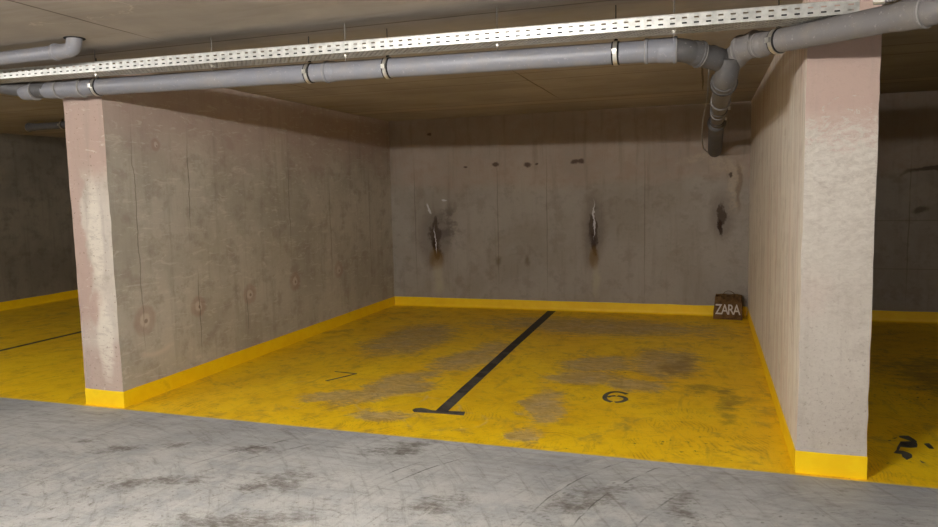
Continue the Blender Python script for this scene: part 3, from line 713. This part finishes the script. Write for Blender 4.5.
# ---------------------------------------------------------------- cable tray
X0, X1 = -6.7, .66
TORG = (-2.0, (TY0 + TY1) / 2, HC)
tray = empty('cable_tray', TORG)
tag(tray, 'perforated galvanised steel cable tray hung from the ceiling above the grey pipe', 'cable tray')
def perforated(u0, u1, rows, pitch, hole, emit, phase):
    """sheet in (u, v) with rectangular holes; rows = list of (v0, v1, has_hole); emit maps (u, v) to a point"""
    bm = bmesh.new(); cache = {}
    def V(u, v):
        k = (round(u, 5), round(v, 5))
        if k not in cache: cache[k] = bm.verts.new(emit(u, v))
        return cache[k]
    n = int((u1 - u0) / pitch)
    us = [u0]
    for i in range(n):
        a = u0 + i * pitch + (pitch - hole) / 2; us += [a, a + hole]
    us.append(u1)
    for (v0, v1, hh) in rows:
        for i in range(len(us) - 1):
            if hh and i % 2 == 1 and (hh == 1 or (i // 2) % 2 == (hh - 2)): continue
            bm.faces.new([V(us[i], v0), V(us[i + 1], v0), V(us[i + 1], v1), V(us[i], v1)])
    return bm
def emit_side(y):
    return lambda u, v: (u - TORG[0], y - TORG[1], ztray(u) - TH + v - TORG[2])
def emit_bot(u, v): return (u - TORG[0], TY0 + v - TORG[1], ztray(u) - TH - TORG[2])
side_rows = [(0, .013, 0), (.013, .021, 1), (.021, .038, 0), (.038, .046, 1), (.046, TH, 0)]
def solid(o, th=.0015):
    m = o.modifiers.new('thickness', 'SOLIDIFY'); m.thickness = th; m.offset = 0; return o
xm = -1.55
for nm, y in (('side_rail', TY0), ('side_rail', TY1)):
    o = link_mesh(nm, perforated(X0, X1, side_rows, .057, .024, emit_side(y), 0), m_zinc, tray); solid(o)
W_ = TY1 - TY0; rows = []; v = 0.0; nrow = 8
for k in range(nrow):
    a = W_ / nrow; rows += [(k * a, k * a + a * .2, 0), (k * a + a * .2, k * a + a * .8, 2 + k % 2), (k * a + a * .8, (k + 1) * a, 0)]
o = link_mesh('tray_floor', perforated(X0, X1, rows, .0155, .0115, emit_bot, 0), m_zinc, tray); solid(o)
# rolled lips on the rails
for y, s in ((TY0, 1), (TY1, -1)):
    bm = bmesh.new()
    a = (X0 - TORG[0], y - TORG[1], ztray(X0) - TORG[2]); b = (X1 - TORG[0], y - TORG[1], ztray(X1) - TORG[2])
    sweep_bm([Vector(a), Vector(b)], .0035, 8, bm)
    shade(link_mesh('rolled_lip', bm, m_zinc, tray))
# splice plate on the near rail
bm = bmesh.new(); zc = ztray(xm) - TH / 2 - TORG[2]
box_bm(xm - .003 - TORG[0], xm + .003 - TORG[0], TY0 - .004 - TORG[1], TY0 - TORG[1], zc - .030, zc + .030, bm)
for dx in (-.02, .02):
    for dz in (-.014, .014):
        sweep_bm([Vector((xm + dx - TORG[0], TY0 - .001 - TORG[1], zc + dz)), Vector((xm + dx - TORG[0], TY0 - .006 - TORG[1], zc + dz))], .005, 8, bm)
link_mesh('splice_plate', bm, m_clamp, tray)
# hangers: threaded rod, nut and washer below the tray
for x in (-4.9, -3.95, -3.0, -2.05, -1.11, -.17):
    bm = bmesh.new(); zb = ztray(x) - TH
    cx, cy = x - TORG[0], 0
    sweep_bm([Vector((cx, cy, 0)), Vector((cx, cy, zb - .035 - TORG[2]))], .003, 8, bm)
    o = link_mesh('threaded_rod', bm, m_rod, tray)
    bm = bmesh.new()
    sweep_bm([Vector((cx, cy, zb - .012 - TORG[2])), Vector((cx, cy, zb - .003 - TORG[2]))], .009, 6, bm)
    sweep_bm([Vector((cx, cy, zb - .003 - TORG[2])), Vector((cx, cy, zb - .0008 - TORG[2]))], .014, 12, bm)
    link_mesh('nut', bm, m_clamp, o)

for k in range(4):  # cables added inside the tray so that its slots look dark
    y = TY0 + .024 + k * .0405
    o = shade(link_mesh('cable', sweep_bm([Vector((x_ - TORG[0], y - TORG[1], ztray(x_) - TH + .0172 - TORG[2])) for x_ in (X0 + .05, X1 - .05)], .0155, 12), m_rub, loc=TORG))
    tag(o, 'added black cable that darkens the slots of the cable tray', 'cable', 'added slot-darkening cables inside the cable tray')
# thin conduit leaving the right end of the tray
CO = (.72, 3.60, HC)
cond = empty('conduit', CO)
tag(cond, 'thin grey conduit with bright connector leaving the right end of the cable tray', 'conduit')
tube('conduit_tube', [(.685, 3.60, 2.41), (.74, 3.56, 2.40), (.95, 3.42, 2.44), (2.5, 3.30, 2.48)], .011, m_pvcd, cond, CO, .05, 12)
shade(link_mesh('connector', sweep_bm([Vector((.685, 3.60, 2.41)) - Vector(CO), Vector((.725, 3.574, 2.404)) - Vector(CO)], .0175, 12), m_clamp, cond), 30)
bm = sweep_bm([Vector((.95, 3.42, 2.44)) - Vector(CO), Vector((.95, 3.42, HC - .001)) - Vector(CO)], .004, 8)
link_mesh('threaded_rod', bm, m_zinc, cond)

# ---------------------------------------------------------------- upper left pipe that turns into the ceiling
UO = (-3.77, 3.55, HC)
up = empty('ceiling_pipe', UO)
tag(up, 'short grey pipe turning up into the ceiling through a hole, above the left partition', 'pipe')
r2 = .043
tube('pipe', [(-6.6, 3.55, 2.535), (-3.92, 3.55, 2.555)], r2, m_pvc, up, UO)
tube('elbow', [(-3.93, 3.55, 2.555), (-3.775, 3.55, 2.556), (-3.77, 3.55, 2.70)], r2 + .003, m_pvc, up, UO, .075)
socket((-3.935, 3.55, 2.555), (1, 0, 0), r2 + .001, m_pvc, up, UO, .05, rim=True)
o = shade(link_mesh('ceiling_collar', sweep_bm([Vector((0, 0, -.004)), Vector((0, 0, .002))], .062, 24), m_rub, up), 30)

# ---------------------------------------------------------------- pipe in the left hand bay
LO = (-7.9, 6.87, HC)
lp = empty('ceiling_pipe', LO)
tag(lp, 'dark pipe under the ceiling of the bay left of the left partition', 'pipe')
tube('pipe', [(-8.12, 6.88, 2.545), (-5.6, 6.88, 2.555)], .045, m_pvck, lp, LO)
o = socket((-8.16, 6.88, 2.545), (1, 0, 0), .047, m_pvck, lp, LO, .10, rim=True)
clamp((-7.6, 6.88, 2.547), (1, 0, 0), .045, lp, LO, HC)

# ---------------------------------------------------------------- crumpled paper bag in the back right corner
m_bag = None
def bag_mat():
    M = Mat('brown_kraft_paper', .75, spec=.2)
    n = M.noise(M.tc, 9, 6, .7, .6); f = M.noise(M.tc, 60, 4, .6)
    c = M.mix(M.ramp(n, .35, .68), rgb(112, 84, 48), rgb(74, 52, 30))
    return M.done(c, M.bump(M.math('ADD', n, M.mul(f, .2)), .7, .02))
m_bag = bag_mat()
m_let = plain_mat('pale_print', rgb(206, 198, 190), .6, .2, .12)
BO = (.262, 9.125, 0)
bag = empty('paper_bag', BO); bag.rotation_euler = (0, 0, math.radians(-4))
tag(bag, 'crumpled brown paper shopping bag with white letters standing in the back right corner', 'paper bag')
bw, bd, bh = .165, .065, .30
def bag_pt(u, t):
    """u around the rectangular section 0..4, t height 0..1"""
    k = int(u) % 4; f = u - int(u)
    cs = [(-bw, -bd), (bw, -bd), (bw, bd), (-bw, bd)]
    a, b = cs[k], cs[(k + 1) % 4]
    x, y = a[0] + (b[0] - a[0]) * f, a[1] + (b[1] - a[1]) * f
    # gusset sides fold inward and the mouth slumps
    if k in (1, 3): x += (-1 if k == 1 else 1) * .030 * math.sin(math.pi * f) * t
    x *= 1 - .10 * t ** 2; 
    top = bh * (1 - .10 * (x / bw + .6) ** 2 * (0.55 if k == 0 else .15))
    if k == 0: top -= .045 * max(0, 1 - abs(x + .05) / .13)
    z = top * t
    q = noise.noise_vector(Vector((x * 11, y * 11 + 3, z * 11))) * .014 * t
    return Vector((x + q.x, y + q.y * (1.6 if t > .5 else 1), z + q.z * t))
bm = bmesh.new(); NU, NT = 12, 12; ring_ = []
for j in range(NT + 1):
    ring_.append([bm.verts.new(bag_pt(i * 4 / (NU * 4), j / NT)) for i in range(NU * 4)])
m_ = NU * 4
for j in range(NT):
    for i in range(m_): bm.faces.new([ring_[j][i], ring_[j][(i + 1) % m_], ring_[j + 1][(i + 1) % m_], ring_[j + 1][i]])
bm.faces.new(ring_[0][::-1])
body = link_mesh('bag_body', bm, m_bag, bag, loc=(0, 0, .0012)); solid(body, .0016)
for s in (-1, 1):
    pts = []
    for i in range(17):
        a = i / 16 * math.pi
        pts.append(Vector((.005 - .075 * math.cos(a), s * (bd - .004) - s * .03 * math.sin(a), .245 + .085 * math.sin(a) + (.01 if s > 0 else -.03))))
    shade(link_mesh('handle', sweep_bm(pts, .004, 8), m_bag, bag))
cu = bpy.data.curves.new('printed_letters', 'FONT'); cu.body = 'ZARA'; cu.size = .155; cu.extrude = .0008
cu.offset = .001; cu.space_character = .80; cu.align_x = 'CENTER'
tmp = bpy.data.objects.new('tmp_text', cu); COL.objects.link(tmp)
bpy.context.view_layer.update()
me = bpy.data.meshes.new_from_object(tmp.evaluated_get(bpy.context.evaluated_depsgraph_get()))
bpy.data.objects.remove(tmp)
me.name = 'printed_letters'
bm = bmesh.new(); bm.from_mesh(me); bpy.data.meshes.remove(me)
xs = [v.co.x for v in bm.verts]; xm0, xm1 = min(xs), max(xs)
bmesh.ops.subdivide_edges(bm, edges=[e for e in bm.edges if e.calc_length() > .03], cuts=3)
def bag_front_y(x, z):
    t = min(1, max(0, z / bh)); xx = max(-bw, min(bw, x)); f = (xx + bw) / (2 * bw)
    return bag_pt(min(.999, f), t).y
for v in bm.verts:
    x = (v.co.x - xm0) / (xm1 - xm0) * .29 - .145; z = v.co.y * 1.15 + .035 + .03; th = v.co.z
    v.co = Vector((x, bag_front_y(x, z) - .004 - th, z))
link_mesh('printed_letters', bm, m_let, bag)

# ---------------------------------------------------------------- lighting: batten lamps over the lane behind the viewer
def emit_mat(name, col, st):
    m = bpy.data.materials.new(name); m.use_nodes = True; b = m.node_tree.nodes['Principled BSDF']
    b.inputs['Base Color'].default_value = (.9, .9, .9, 1)
    b.inputs['Emission Color'].default_value = col; b.inputs['Emission Strength'].default_value = st
    return m
m_house = plain_mat('white_lamp_housing', rgb(220, 220, 216), .5)
LAMPS = [(-1.8, .5, 520, 'centre'), (3.6, .5, 150, 'right'), (-7.2, .5, 340, 'left')]
for x, y, st, nm in LAMPS:
    o = empty('ceiling_lamp', (x, y, HC - .10))
    tag(o, {'centre': 'batten lamp over the lane behind the camera, middle of three', 'right': 'batten lamp over the lane, on the right side', 'left': 'batten lamp over the lane, far to the left'}[nm], 'lamp')
    link_mesh('lamp_housing', box_bm(-.65, .65, -.05, .05, -.08, -.0), m_house, o)
    for sx in (-.4, .4): link_mesh('suspension_rod', sweep_bm([Vector((sx, 0, 0)), Vector((sx, 0, .0995))], .005, 8), m_zinc, o)
    link_mesh('fluorescent_tube', sweep_bm([Vector((-.6, 0, -.115)), Vector((.6, 0, -.115))], .022, 12), emit_mat('tube_' + nm, (1, .975, .94, 1), st), o)
    for sx in (-.62, .62): link_mesh('lamp_holder', box_bm(sx - .012, sx + .012, -.02, .02, -.14, -.08), m_house, o)

w = bpy.data.worlds.new('World'); S.world = w; w.use_nodes = True
w.node_tree.nodes['Background'].inputs[0].default_value = (.88, .88, .86, 1)
w.node_tree.nodes['Background'].inputs[1].default_value = .12

# ---------------------------------------------------------------- camera
cam = bpy.data.cameras.new('camera'); co = bpy.data.objects.new('camera', cam); COL.objects.link(co)
cam.sensor_width = 36; cam.lens = 708.72 / 938 * 36; cam.clip_start = .05
Rg = Vector((0.94830397, 0.31665182, -0.02124169)); F = Vector((-0.31713553, 0.94296145, -0.10123619)); U = Vector((-0.01202653, 0.10273917, 0.99463562))
mt = Matrix((Rg, U, -F)).transposed().to_4x4(); mt.translation = (0, 0, H_CAM)
co.matrix_world = mt
S.camera = co
S.view_settings.view_transform = 'Standard'; S.view_settings.look = 'None'
S.view_settings.gamma = 1; S.view_settings.use_curve_mapping = False
S.view_settings.exposure = 0.8
